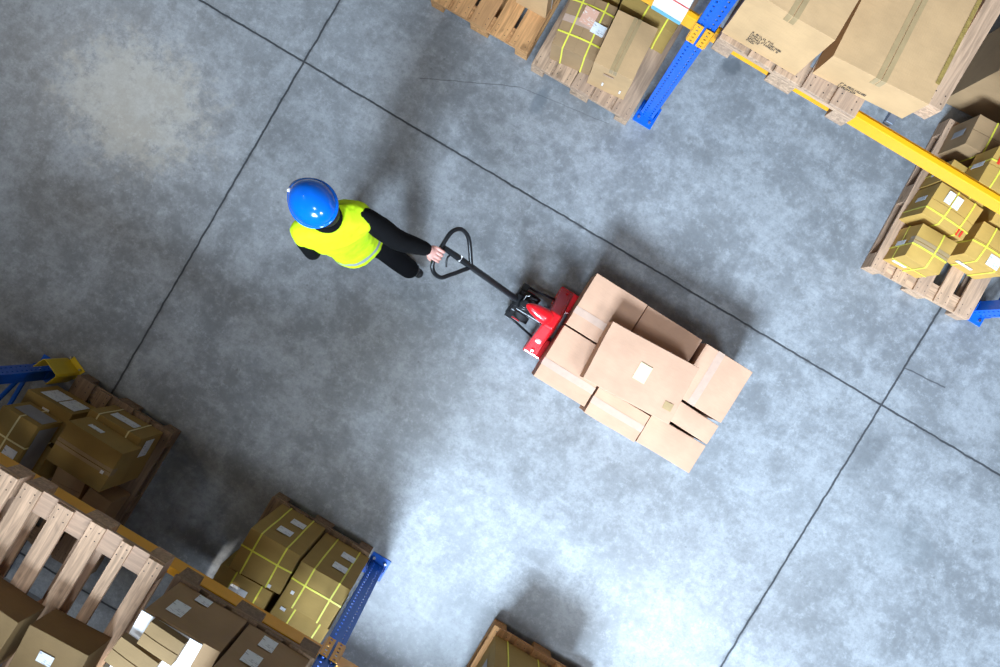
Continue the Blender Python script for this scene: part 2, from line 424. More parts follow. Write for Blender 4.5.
    for L in labels:
        face, a, b2, wa, wb, m = L[:6]; turn = L[6] if len(L) > 6 else 0
        nm = L[7] if len(L) > 7 else 'shipping_label'
        q = MB(); q.box((0, 0, 0.0006), (wa, wb, 0.0012)); ob = q.build(nm, m, o)
        e = amp * 0.9 + 0.0015
        if face == 'top': ob.location = (a * w/2, b2 * d/2, h + e + bulge * (1 - a*a) * (1 - b2*b2)); ob.rotation_euler = (0, 0, R(turn))
        elif face == '+y': ob.matrix_local = Matrix.Translation((a * w/2, d/2 + e, h/2 + b2 * h/2)) @ Matrix.Rotation(R(-90), 4, 'X') @ Matrix.Rotation(R(turn), 4, 'Z')
        elif face == '-y': ob.matrix_local = Matrix.Translation((a * w/2, -d/2 - e, h/2 + b2 * h/2)) @ Matrix.Rotation(R(90), 4, 'X') @ Matrix.Rotation(R(turn), 4, 'Z')
        elif face == '+x': ob.matrix_local = Matrix.Translation((w/2 + e, a * d/2, h/2 + b2 * h/2)) @ Matrix.Rotation(R(90), 4, 'Y') @ Matrix.Rotation(R(turn), 4, 'Z')
        elif face == '-x': ob.matrix_local = Matrix.Translation((-w/2 - e, a * d/2, h/2 + b2 * h/2)) @ Matrix.Rotation(R(-90), 4, 'Y') @ Matrix.Rotation(R(turn), 4, 'Z')
    return o

def print_marks(o, face, w, d, h, x0, z0, rows, size, seed=1):
    """rows of small printed characters, pressed on the face as ink"""
    rnd = random.Random(seed); q = MB()
    for r, n in enumerate(rows):
        x = x0
        for k in range(n):
            cw = size * rnd.choice((0.45, 0.6, 0.7))
            if rnd.random() < 0.14: x += cw; continue
            z = z0 - r * size * 1.35
            # a character is two or three strokes
            q.box((x, 0, z), (size * 0.16, 0.0008, size))
            if rnd.random() < .7: q.box((x + cw * .4, 0, z + size * rnd.choice((-.42, 0, .42))), (cw * .8, 0.0008, size * 0.16))
            if rnd.random() < .6: q.box((x + cw * .75, 0, z), (size * 0.16, 0.0008, size * .9))
            x += cw * 1.35
    ob = q.build('printed_text', INK, o)
    if face == '-y': ob.location = (0, -d/2 - 0.0035, 0)
    else: ob.location = (0, d/2 + 0.0035, 0); ob.rotation_euler = (0, 0, math.pi)
    return ob

# ------------------------------------------------------------------ pallets
_pal = {}
def pallet(label, x0, yf, z, side, rot=0.0, widths=(.145, .1, .145, .1, .145), mat=None, W_=0.798, D_=1.2, group='wooden pallets', skip=()):
    """x0 = lower x edge, yf = y of the end facing the aisle, side = +1 depth grows to +y, -1 to -y"""
    mat = mat or WD_OLD
    root = empty('wooden_pallet', (x0 + W_/2, yf + side * D_/2, z), R(rot)); tag(root, label, 'pallet', group)
    gap = (W_ - sum(widths)) / (len(widths) - 1)
    x = -W_/2
    for i, wd in enumerate(widths):
        if i not in skip:
            MB().lohi((-wd/2, -D_/2, -.011), (wd/2, D_/2, .011)).build('deck_board', mat, root, (x + wd/2 + random.uniform(-.003, .003), random.uniform(-.006, .006), .133), R(random.uniform(-.35, .35)), bevel=.003)
        x += wd + gap
    for sy in (-1, 0, 1):
        bw = .145 if sy == 0 else .12
        y = sy * (D_/2 - bw/2)
        MB().lohi((-bw/2, -W_/2, -.011), (bw/2, W_/2, .011)).build('cross_board', mat, root, (0, y, .111), R(90), bevel=.002)
        for sx in (-1, 0, 1):
            cw = .1 if sx else .145
            MB().lohi((-cw/2, -bw/2, -.039), (cw/2, bw/2, .039)).build('block', mat, root, (sx * (W_/2 - cw/2), y, .061), 0, bevel=.003)
    for sx in (-1, 0, 1):
        cw = .1 if sx else .145
        MB().lohi((-cw/2, -D_/2, -.011), (cw/2, D_/2, .011)).build('bottom_board', mat, root, (sx * (W_/2 - cw/2), 0, .011), 0, bevel=.003)
    # nail heads on the end rows
    q = MB(); x = -W_/2
    for i, wd in enumerate(widths):
        if i not in skip:
            for e in (-1, 1):
                for dy in (.03, .075):
                    for dx in (-.28, .28):
                        q.tube([(x + wd/2 + dx * wd, e * (D_/2 - dy), .1438), (x + wd/2 + dx * wd, e * (D_/2 - dy), .1450)], .0035, 6)
        x += wd + gap
    tag(q.build('nail', BLACK, root), kind='stuff')
    return root

# ------------------------------------------------------------------ racking
BEAM_Z = 1.6
def holes_strip(q, x0, x1, y, z0, z1, cols, pitch, hw, hh):
    """sheet in the x-z plane at y with rectangular holes"""
    xs = []; cw = (x1 - x0) / cols
    n = int((z1 - z0) / pitch); ph = (z1 - z0) / n
    for r in range(n):
        za = z0 + r * ph; zc = za + ph/2
        for c_ in range(cols):
            xa = x0 + c_ * cw; xc = xa + cw/2
            X = (xa, xc - hw/2, xc + hw/2, xa + cw); Z = (za, zc - hh/2, zc + hh/2, za + ph)
            for i in range(3):
                for j in range(3):
                    if i == 1 and j == 1: continue
                    k = len(q.v)
                    q.v += [Vector((X[i], y, Z[j])), Vector((X[i+1], y, Z[j])), Vector((X[i+1], y, Z[j+1])), Vector((X[i], y, Z[j+1]))]
                    q.f.append((k, k+1, k+2, k+3))
def weld(o):
    bm = bmesh.new(); bm.from_mesh(o.data); bmesh.ops.remove_doubles(bm, verts=bm.verts, dist=1e-5)
    bmesh.ops.recalc_face_normals(bm, faces=bm.faces); bm.to_mesh(o.data); bm.free()
def upright(label, x, side, H_=5.0, plate=True):
    """side +1: rack extends to +y from y=1.95; aisle face at |y|=1.95"""
    root = empty('rack_upright', (x, side * 1.90, 0)); tag(root, label, 'rack upright', 'pallet rack uprights')
    def post(y, face):
        q = MB(); holes_strip(q, -.05, .05, 0, .01, H_, 2, .05, .012, .018)
        for sx in (-1, 1):
            k = len(q.v); n = 1
            q.v += [Vector((sx*.05, 0, .01)), Vector((sx*.05, -face*.075, .01)), Vector((sx*.05, -face*.075, H_)), Vector((sx*.05, 0, H_))]
            q.f.append((k, k+1, k+2, k+3))
            k = len(q.v)
            q.v += [Vector((sx*.05, -face*.075, .01)), Vector((sx*.03, -face*.075, .01)), Vector((sx*.03, -face*.075, H_)), Vector((sx*.05, -face*.075, H_))]
            q.f.append((k, k+1, k+2, k+3))
        p = q.build('post', BLUE, root, (0, y, 0)); weld(p)
        s = p.modifiers.new('thickness', 'SOLIDIFY'); s.thickness = .003; s.offset = 0
        f = MB().lohi((-.075, -.085, 0), (.075, .085, .008)).build('foot_plate', BLUE, root, (0, y - face * .02, 0), bevel=.002)
        for e in (-1, 1): MB().box((0, 0, .05), (.005, .06, .085)).build('foot_bracket', BLUE, root, (e * .0615, y - face * .03, 0), bevel=.001)
        for e in (-1, 1):
            MB().tube([(0, 0, .008), (0, 0, .024)], .011, 6).build('bolt', STEEL, root, (e * .045, y + face * .028, 0))
    post(0, -side)
    post(side * 1.10, side)
    # bracing
    z = .25; k = 0
    while z < H_ - .7:
        a = (0, side * .05, z if k % 2 == 0 else z + .6); b = (0, side * 1.05, z + .6 if k % 2 == 0 else z)
        MB().tube([a, b], .016, 8).build('brace', BLUE, root)
        z += .62; k += 1
    MB().tube([(0, side*.05, .2), (0, side*1.05, .2)], .016, 8).build('brace', BLUE, root)
    return root
def beam(label, x0, x1, y, face, z=BEAM_Z):
    """face = -1/+1: y direction the beam's outer face looks to; y is that face"""
    root = empty('rack_crossbar', ((x0 + x1) / 2, y, z)); tag(root, label, 'rack beam', 'pallet rack beams')
    L = (x1 - x0) / 2 - .055
    s = -face
    prof = [(0, -.115), (0, -.0), (s*.030, 0), (s*.030, -.022), (s*.05, -.022), (s*.05, -.115)]
    MB().prism(prof, 0, -L, L).build('rail', YEL, root, bevel=.003)
    for e in (-1, 1):
        q = MB(); xa, xb = (e * (L + .002), e * (L + .048))
        lo, hi = min(xa, xb), max(xa, xb)
        holes_strip(q, lo, hi, 0, -.215, -.001, 1, .036, .013, .016)
        p = q.build('end_connector', YEL, root, (0, face * .009, 0)); weld(p)
        sl = p.modifiers.new('thickness', 'SOLIDIFY'); sl.thickness = .004; sl.offset = 0
        MB().lohi((e*(L - .004), min(face * .004, s*.05), -.215), (e*(L + .0), max(face * .004, s*.05), -.001)).build('end_plate', YEL, root)
        MB().box((e*(L+.025), face*.0075, -.06), (.014, .004, .03)).build('lock_clip', STEEL, root)
    return root

XP = [-2.70, 0.10, 2.90]
upright('blue rack upright beside the yellow foot guard at the left edge', XP[0], -1)
upright('dark blue rack upright beside the strapped boxes at bottom left', XP[1], -1)
upright('bright blue rack upright with bolted foot beside the tan carton', XP[1], 1)
upright('blue rack upright with its foot by the slatted pallet at right', XP[2], 1)
# the bottom-left rack
beam('orange-yellow beam in front of the empty gapped pallet', XP[0], XP[1], -1.895, 1)
beam('short stretch of yellow beam below the dark blue upright, bottom edge', XP[1], XP[2], -1.895, 1)
beam('rear yellow beam behind the empty gapped pallet', XP[0], XP[1], -3.005, -1)
beam('yellow beam under the big tan cartons, top right', XP[1], XP[2], 1.895, -1)
beam('rear yellow beam behind the big tan cartons', XP[1], XP[2], 3.005, 1)
beam('yellow beam end under the white carton at the top edge', XP[1] - 2.8, XP[1], 1.895, -1)

# yellow foot guard at the left upright
g = empty('foot_guard', (-2.565, -1.835, 0), R(-24)); tag(g, 'small yellow steel foot guard in front of the left rack upright', 'foot guard')
q = MB(); pr = [(-.075, -.055), (-.075, .03), (-.062, .042), (.062, .042), (.075, .03), (.075, -.055)]
for (x, y) in pr:
    q.v += [Vector((x, y, .01)), Vector((x, y, .28))]
for i in range(len(pr) - 1): q.f.append((2*i, 2*i+2, 2*i+3, 2*i+1))
sh = q.build('shield', GUARD, g); s_ = sh.modifiers.new('thickness', 'SOLIDIFY'); s_.thickness = .005; s_.offset = 0
MB().lohi((-.05, -.02, .0), (.085, .085, .009)).build('foot_plate', GUARD, g, bevel=.002)
for e in (-1, 1):
    MB().tube([(e*.055, .065, .009), (e*.055, .065, .022)], .009, 6).build('bolt', STEEL, g)

# ------------------------------------------------------------------ far rack (top right): floor pallets
pallet('warm orange-brown pallet at the top edge, left of the weathered one', -1.665, 1.80, 0, 1, 1.0, mat=WD_WARM, widths=(.15, .13, .14, .13, .15))
pallet('weathered pallet under the yellow-strapped carton and the plain tan carton', -0.80, 1.765, 0, 1, 0.6, widths=(.15, .15, .15, .15, .145), mat=WD_OLD)
pallet('pale slatted pallet under the small strapped boxes at right', 1.985, 1.775, 0, 1, 2.5, widths=(.115, .1, .1, .1, .12), mat=WD_PALE)
G1 = 'cartons on the far floor pallets'
carton('tan carton with white straps at the end of the orange-brown pallet', -1.00, 2.33, .24, .5, .144, .44, 2, CB_TAN, straps=(('x', -.17), ('x', -.03), ('x', .15)), smat=STRAP_WHITE, group=G1, seam='y')
carton('plain tan carton beside the white-strapped one on the orange-brown pallet', -1.30, 2.40, .30, .45, .144, .42, 1, CB_TAN, seam='y', group=G1)
carton('brown carton with crossed yellow straps and a pink shipping label', -.575, 2.075, .31, .40, .144, .41, 7, CB_BROWN, seam='y', tape='x', tmat=TAPE_CLEAR,
       straps=(('y', -.075), ('y', .085), ('x', -.10), ('x', .13)), bulge=.02, amp=.005,
       labels=(('top', .02, .28, .10, .12, LABEL_PINK, -4), ('top', .18, .22, .045, .075, LABEL, -8), ('top', .62, .02, .095, .075, LABEL, -5)), group=G1)
tc = carton('plain tan carton with a taped centre joint, next to the pink-labelled one', -.262, 2.045, .285, .375, .144, .55, 5.5, CB_TAN, seam='y', tape='y', tmat=TAPE,
       straps=(), group=G1, amp=.004, labels=(('-y', -.25, -.42, .012, .055, WHITE, 0, 'white_tape'), ('-y', .68, -.42, .012, .055, WHITE, 0, 'white_tape'), ('-y', -.12, .45, .075, .022, WD_PALE, 0, 'hand_hole')))
carton('large brown carton behind the plain tan carton, by the blue upright', -.235, 2.52, .40, .46, .144, .50, 0, CB_OLIVE, straps=(('y', -.03), ('y', .12)), seam='x', group=G1,
       labels=(('-y', -.1, .55, .05, .03, INK, 12, 'handle_slot'), ('top', -.2, -.6, .05, .03, INK, 12, 'handle_slot')))
carton('olive carton behind the pink-labelled carton, at the top edge', -.62, 2.56, .34, .44, .144, .46, -2, CB_OLIVE, seam='y', straps=(('y', .05),), group=G1)
G2 = 'small strapped boxes on the slatted pallet'
RB = lambda sx, sy: ((('x', sy), ('y', sx)))
carton('small strapped box at the front left of the slatted pallet, crinkled', 2.195, 1.975, .265, .245, .144, .425, 1, CB_GOLD, seam='x', straps=(('x', -.03), ('y', .03), ('z', .12)), tape='x', tmat=TAPE,
       bulge=.02, amp=.007, key=1, group=G2, labels=(('-x', -.1, 0, .035, .11, LABEL, 90), ('-y', -.45, -.3, .10, .035, LABEL)))
carton('small strapped box with two white labels and red marks', 2.185, 2.265, .33, .25, .144, .43, -3, CB_GOLD, seam='x', straps=(('y', -.03), ('y', .10), ('x', -.07)), bulge=.015, amp=.005, key=2, group=G2,
       labels=(('top', -.42, .45, .05, .085, LABEL, 0), ('top', -.05, .42, .05, .085, LABEL, 0), ('-x', .1, .1, .035, .12, LABEL, 90), ('top', .62, -.82, .014, .05, RED_MARK, 0, 'red_mark'), ('top', .78, -.80, .014, .05, RED_MARK, 0, 'red_mark')))
carton('strapped box at the front right of the slatted pallet, by the frame edge', 2.55, 2.19, .29, .255, .144, .42, -1.5, CB_GOLD, seam='x', straps=(('y', -.05), ('x', -.02), ('y', .09)), bulge=.012, amp=.005, key=3, group=G2,
       labels=(('top', .35, -.6, .09, .08, LABEL, 0), ('-y', -.2, -.1, .12, .035, LABEL)))
carton('strapped box half hidden under the yellow beam, left column', 2.19, 2.49, .33, .17, .144, .41, -2, CB_GOLD, seam='x', straps=(('x', 0), ('y', .06)), amp=.005, key=4, group=G2,
       labels=(('-x', 0, .1, .035, .10, LABEL, 90),))
carton('strapped box with a white label just behind the yellow beam', 2.585, 2.475, .29, .25, .144, .425, 1, CB_GOLD, seam='x', straps=(('x', .02), ('y', -.04)), amp=.005, key=5, group=G2,
       labels=(('top', -.2, .2, .09, .07, LABEL, 0),))
carton('strapped upper box with red tape and a white label', 2.30, 2.545, .34, .26, .43, .66, 0, CB_GOLD, seam='x', straps=(('x', .03), ('y', -.09)), bulge=.012, amp=.006, key=6, group=G2,
       labels=(('top', -.75, .35, .02, .06, RED_MARK, 0, 'red_mark'), ('top', .3, -.55, .085, .07, LABEL, 0), ('-x', .1, 0, .035, .12, LABEL, 90)))
carton('small brown strapped box at the back left of the slatted pallet', 2.14, 2.80, .27, .22, .144, .46, 3, CB_BROWN, seam='x', straps=(('y', .0),), amp=.006, key=7, group=G2,
       labels=(('-x', 0, .1, .05, .13, LABEL_GREY, 90),))
carton('large brown carton with a purple label, back of the slatted pallet', 2.53, 2.90, .50, .38, .46, .80, 0, CB_BROWN, seam='x', amp=.004, key=8, group=G2,
       labels=(('-x', -.1, .0, .055, .26, LABEL_PURPLE, 90),))
carton('brown box under the purple-labelled carton', 2.58, 2.83, .52, .34, .144, .455, 0, CB_OLIVE, seam='x', key=9, group=G2)
carton('dark brown carton on the floor behind the rack, at the right edge', 2.25, 3.36, .75, .45, 0, .62, 4, CB_BROWN, seam='x', key=10)

# far rack: beam level
TZ = BEAM_Z + .1455
pallet('weathered pallet on the yellow beam under the left big carton', 0.175, 1.81, BEAM_Z + .001, 1, 0, widths=(.145, .13, .145, .13, .145), W_=.78, mat=WD_OLD)
pallet('narrow pale pallet standing back on the beams beside the big cartons', 0.957, 2.06, BEAM_Z + .001, 1, 0, widths=(.12, .095), W_=.35, D_=.95, mat=WD_PALE)
cb = empty('support_bar', (1.16, 2.45, BEAM_Z)); tag(cb, 'galvanised support bar crossing between the beams under the narrow pallet', 'support bar')
MB().lohi((-.02, -.495, -.04), (.02, .5, -.0)).build('bar', GALV, cb, bevel=.003)
for e in (.47,): MB().lohi((-.035, e - .03, -.045), (.035, e + .03, -.003)).build('hook_plate', GALV, cb, bevel=.002)
b1 = carton('big tan carton with printed black text, next to the blue upright', 0.385, 2.15, .42, .62, TZ, 2.182, 0, CB_TAN, seam='y', tape='y', group='big cartons on the beam', bulge=.006, key=11)
print_marks(b1, '-y', .43, .62, .438, -.09, .15, (11, 14, 13, 5, 4), .016, 3)
b2 = carton('widest tan carton with gold tape down its right edge', .883, 2.30, .496, .78, TZ, 1.975, 4, CB_TAN, seam='y', tape='y', group='big cartons on the beam', bulge=.006, key=12,
            labels=(('top', .965, .1, .020, .66, TAPE_GOLD, 0, 'gold_tape'),))
print_marks(b2, '-y', .496, .78, .23, -.11, .045, (9, 6), .02, 5)
carton('white carton with a red stripe overhanging the beam at the top edge', -.108, 2.04, .17, .41, BEAM_Z + .002, 1.88, 0, WHITE, seam='y', amp=.004, key=13,
       labels=(('-y', 0, .35, .17, .008, RED_MARK, 0, 'red_stripe'), ('-y', 0, -.88, .17, .03, TEAL, 0, 'teal_edge')))

# ------------------------------------------------------------------ near rack (bottom left): floor level
pallet('dark pallet under the jumbled labelled boxes at the left', -2.43, -1.80, 0, -1, -.5, mat=WD_DARK)
pallet('dark pallet under the tall yellow-strapped cartons', -.785, -1.815, 0, -1, .3, mat=WD_DARK)
pallet('dark orange pallet at the bottom edge under a printed carton', 1.035, -1.80, 0, -1, 0, mat=WD_WARM)
G3 = 'labelled boxes on the left floor pallet'
carton('brown box with two long labels beside the foot guard', -2.335, -2.045, .34, .23, .144, .465, 1, CB_OLIVE, key=21, group=G3, seam='x',
       labels=(('+y', -.3, .1, .13, .19, LABEL, 0), ('+y', .5, .1, .12, .19, LABEL, 0), ('top', 0, .35, .05, .05, WHITE, 0, 'tape_scrap')))
carton('lower brown box under the pale-strapped carton on the left pallet', -2.32, -2.33, .30, .28, .144, .464, 0, CB_OLIVE, key=20, group=G3, seam='x')
carton('carton with a pale strap cross and a white label, left edge', -2.325, -2.235, .26, .48, .474, .745, -1, CB_OLIVE, key=22, straps=(('x', .08), ('y', .0)), smat=STRAP_PALE, group=G3,
       labels=(('+y', .1, .0, .21, .16, LABEL_GREY, 0), ('top', .5, -.02, .085, .095, LABEL, 0), ('+x', .0, 0, .2, .42, LABEL_GREY, 0), ('top', -.6, -.1, .08, .08, LABEL, 0)))
carton('upper box with flaps taped shut and a small label on its front', -1.86, -2.02, .40, .285, .465, .715, -1, CB_OLIVE, key=23, seam='x', tape='x', tmat=TAPE, group=G3,
       labels=(('+y', -.35, .1, .10, .05, LABEL, 0), ('top', .75, -.15, .022, .022, WHITE, 0, 'sticker')))
carton('strapped lower box with a wide label at the pallet front', -1.885, -2.02, .40, .37, .144, .459, 1, CB_OLIVE, key=24, bulge=.001, straps=(('y', -.13), ('y', .10)), smat=STRAP_PALE, group=G3,
       labels=(('+y', -.05, .1, .19, .10, LABEL, 0), ('+x', .5, .1, .12, .13, LABEL, 0)))
carton('small open-sided carton on the pallet behind the taped upper box', -2.00, -2.41, .22, .20, .144, .36, 6, CB_TAN, key=25, seam='x', group=G3)
carton('small box close to the yellow beam behind the taped upper box', -1.76, -2.42, .18, .2, .144, .40, -3, CB_BROWN, key=26, seam='x', group=G3)
G4 = 'tall yellow-strapped cartons'
SL = [('+y', .1, -.35, .10, .10, LABEL, 0), ('+y', -.05, .35, .10, .10, LABEL, 0)]
carton('tall yellow-strapped carton with two front labels, left of the pair', -.525, -1.965, .355, .28, .144, .80, 1.5, CB_OLIVE, key=31, straps=(('y', -.10), ('y', .08), ('x', .02)), group=G4, amp=.004,
       labels=SL + [('top', .55, -.85, .022, .022, WHITE, 0, 'sticker')])
carton('tall yellow-strapped carton next to the dark blue upright', -.155, -1.985, .355, .28, .144, .80, 0, CB_OLIVE, key=32, straps=(('y', -.08), ('y', .10), ('x', .02)), group=G4, amp=.004,
       labels=[('+y', .3, -.35, .10, .10, LABEL, 0), ('+y', .25, .35, .10, .10, LABEL, 0), ('top', -.7, -.4, .022, .022, WHITE, 0, 'sticker')])
carton('lower strapped carton with one label, behind the left tall one', -.57, -2.33, .37, .40, .144, .76, 1, CB_OLIVE, key=33, straps=(('y', -.07), ('y', .11)), group=G4, labels=(('top', -.05, .5, .12, .055, LABEL, 0),))
carton('strapped carton with one round sticker, behind the right tall one', -.155, -2.34, .37, .40, .144, .76, -1, CB_OLIVE, key=34, straps=(('y', -.06), ('y', .12)), group=G4, labels=(('top', -.7, .8, .035, .02, LABEL, 0, 'sticker'),))
pc = carton('printed carton with yellow straps on the bottom-edge pallet', 1.37, -2.10, .60, .50, .144, .74, 0, CB_OLIVE, key=35, straps=(('y', -.2), ('y', .05)), seam='x', labels=(('-x', 0, 0, .2, .3, LABEL_GREY, 0),))
print_marks(pc, '+y', .6, .5, .596, -.25, .4, (12, 10, 11), .03, 8)

# near rack: beam level
pallet('empty pallet on the near beam, pale boards with wide gaps', -1.64, -1.835, BEAM_Z + .001, -1, 0, widths=(.10, .095, .085, .06, .085), W_=.80, mat=WD_PALE)
pallet('pale pallet at the left edge beside the empty gapped one', -2.47, -1.84, BEAM_Z + .001, -1, 0, widths=(.11, .1, .1, .1, .11), mat=WD_PALE)
pallet('dark pallet on the beam under the cartons with white square labels', -.76, -1.85, BEAM_Z + .001, -1, 0, mat=WD_DARK)
G5 = 'cartons on the near beam level'
carton('carton with two white square labels, right one of the pair on the beam', -.15, -2.075, .345, .42, TZ, 2.30, 0, CB_BROWN, key=41, seam='x', group=G5,
       labels=(('+y', -.23, -.70, .078, .11, LABEL, 0), ('+y', -.35, -.03, .085, .11, LABEL, 0)))
carton('carton with one small and one square label, left one of the pair on the beam', -.53, -2.005, .385, .29, TZ, 2.105, 1, CB_BROWN, key=42, seam='x', group=G5,
       labels=(('+y', -.18, -.70, .075, .07, LABEL, 0), ('+y', -.47, .25, .08, .12, LABEL, 0)))
carton('dark box with a small white label standing on the empty gapped pallet', -1.02, -2.43, .31, .30, TZ, 1.95, 3, CB_SHADED, key=44, group=G5, labels=(('top', -.1, .3, .075, .05, LABEL, 0),))
carton('dark unlabelled box at the left edge on the empty gapped pallet', -1.42, -2.45, .36, .30, TZ, 1.95, -3, CB_SHADED, key=45, group=G5)
carton('white carton at the bottom edge, behind the square-labelled cartons', -.56, -2.39, .40, .40, TZ, 2.10, 0, WHITE, key=46, seam='x')
fs = MB().lohi((-.155, -.145, 0), (.155, .145, .005)).build('sunlit_sheet', WHITE, None, (-.575, -2.012, 2.112), R(1), bevel=.001)  # white sheet and dark flat pieces imitate a sunlit top with shaded patches
tag(fs, 'white sheet standing in for the sunlit top of the left square-labelled carton', 'sunlit sheet')
carton('small flat brown slab standing in for a shaded patch on the white sheet, nearer the yellow beam', -.575, -1.925, .18, .115, 2.118, 2.165, -2, CB_SHADED, key=47, seam='x', group='flat slabs', amp=.004, cat='slab', name='slab')
carton('small flat brown slab standing in for a shaded patch on the white sheet, farther from the yellow beam', -.645, -2.06, .20, .13, 2.118, 2.165, -5, CB_SHADED, key=48, seam='x', group='flat slabs', amp=.004, cat='slab', name='slab')

# ------------------------------------------------------------------ load on the pallet truck
LR = -1.1
_l = Matrix.Rotation(R(LR), 2)
LC = (.956, .254)
G6 = 'pinkish cartons stacked on the pallet truck'
PT0 = .030
def euro(label, cx, cy, z, rot):
    # long side along x
    root = pallet(label, cx - .4, cy - .6, z, 1, 0, mat=WD_OLD)
    root.rotation_euler = (0, 0, R(90 + rot)); root.location = (cx, cy, z); return root
euro('pallet under the pinkish cartons, carried on the truck forks', .965, .256, PT0, LR)
L0, L1 = PT0 + .145, .50
def ld(label, cx, cy, w, d, r=0, z1=L1, z0=L0, **k):
    return carton(label, cx, cy, w - .004, d - .004, z0, z1, r, CB_PINK, group=G6, **k)
ld('load carton nearest the top corner, behind the red truck frame', .541, .472, .398, .398, -1.2, tape='x', tmat=TAPE_CLEAR, tape_t=-.08, key=51)
ld('load carton at the left corner, in front of the red frame', .533, .068, .398, .395, -.8, key=52, tape='x', tmat=TAPE_CLEAR, tape_t=-.075)
ld('lower shaded load carton between the top corner one and the centre-taped one', .962, .47, .43, .385, -1.4, z1=.465, key=53)
ld('load carton at the right corner with a taped joint', 1.385, .445, .365, .40, -1.2, key=54, tape='y', tmat=TAPE_CLEAR, tape_t=-.06, amp=.004)
ld('narrow load carton below the right corner one, dark gap above it', 1.365, .152, .385, .150, -2.2, key=55)
ld('load carton at the bottom corner of the stack', 1.345, -.045, .415, .215, 0, key=56)
ld('load carton with clear tape between the left and bottom corner ones', .94, -.06, .39, .21, -.3, key=57, tape='x', tmat=TAPE_CLEAR, amp=.004)
ld('load carton wholly covered by the topmost one', .945, .16, .38, .195, -.3, key=58)
carton('topmost load carton lying flat with a cream square label', .897, .245, .622, .408, .506, .70, 2.6, CB_PINK, key=59, group=G6, bulge=.006,
       labels=(('top', .02, .02, .085, .115, LABEL_CREAM, -2), ('top', .80, -.52, .06, .05, TAPE, 0, 'tape_patch')))

# ------------------------------------------------------------------ pallet truck
J = empty('pallet_truck', (0.0, .255, 0), R(LR)); tag(J, 'red and black hand pallet truck carrying the stack of cartons', 'pallet truck')
# forks
for sy in (-1, 1):
    q = MB(); q.lohi((.20, sy*.19 - .078, .079), (1.42, sy*.19 + .078, .129))
    f = q.build('fork', RED, J, bevel=.012)
    MB().tube([(1.25, sy*.19 - .03, .038), (1.25, sy*.19 + .03, .038)], .037, 20).build('load_roller', RUBBER, J)
# red triangular frame across the forks
q = MB()
bot, top = .255, .055
def sec(x, zt):
    return [Vector((x, -bot, .085)), Vector((x, bot, .085)), Vector((x, bot, .15)), Vector((x, top, zt)), Vector((x, -top, zt)), Vector((x, -bot, .15))]
q.rings([sec(.205, .50), sec(.222, .515), sec(.285, .515), sec(.305, .42)])
q.build('frame', RED, J, bevel=.012, seg=3)
q = MB()
for t in range(9):
    pass
rings = []
for x, wy, zt, zb in ((.25, .058, .524, .44), (.20, .055, .536, .455), (.15, .048, .545, .475), (.10, .036, .548, .49), (.065, .020, .545, .50), (.052, .008, .54, .515)):
    rings.append([Vector((x, math.cos(2*math.pi*k/16) * wy, (zt + zb)/2 + math.sin(2*math.pi*k/16) * (zt - zb)/2)) for k in range(16)])
q.rings(rings); q.build('hood', RED, J, smooth=True)
def face_pt(x, s, f_):   # point on sloping face: f_ 0 at the bottom edge, 1 at the top
    return Vector((x, s * (bot + (top - bot) * f_), .15 + (.515 - .15) * f_))
MB().tube([(.255, -.155, .33), (.255, -.167, .336)], .021, 20).build('round_sticker', WHITE, J).rotation_euler = (0, 0, 0)
for s in (-1, 1):
    p = face_pt(.26, s, .12)
    MB().tube([p - Vector((0, 0, .003)), p + Vector((0, s*.006, .010))], .011, 8).build('bolt', RED, J)
# pump, yoke, steering wheels
MB().tube([(.045, 0, .10), (.045, 0, .42)], .038, 20).tube([(.045, 0, .42), (.045, 0, .47)], .026, 16).build('pump', BLACK, J, bevel=.003)
MB().lohi((-.01, -.055, .26), (.10, .055, .33)).lohi((-.035, -.075, .30), (.01, .075, .36)).lohi((.06, -.05, .15), (.215, .05, .24)).build('yoke', BLACK, J, bevel=.008)
MB().tube([(.04, -.10, .09), (.04, .10, .09)], .012, 10).build('axle', BLACK, J)
for s in (-1, 1):
    q = MB().tube([(.04, s*.055, .09), (.04, s*.105, .09)], .088, 32); w_ = q.build('steer_wheel', RUBBER, J, bevel=.006)
    MB().tube([(.04, s*.050, .09), (.04, s*.112, .09)], .035, 20).build('wheel_hub', RED, w_)
    MB().tube([(-.02, s*.125, .26), (.06, s*.13, .20), (.21, s*.155, .16)], .009, 8).build('link_rod', BLACK, J, smooth=True)
    MB().lohi((-.04, min(s*.05, s*.135), .25), (.01, max(s*.05, s*.135), .28)).build('bracket', BLACK, J, bevel=.004)
MB().tube([(-.03, -.10, .375), (-.03, .06, .375)], .011, 10).tube([(0, .03, .36), (.05, .06, .39), (.10, .07, .38)], .007, 8).build('hinge_pin', BLACK, J)
MB().tube([(.02, .02, .47), (.02, .05, .49), (.04, .06, .49)], .004, 8).build('hydraulic_fitting', STEEL, J)
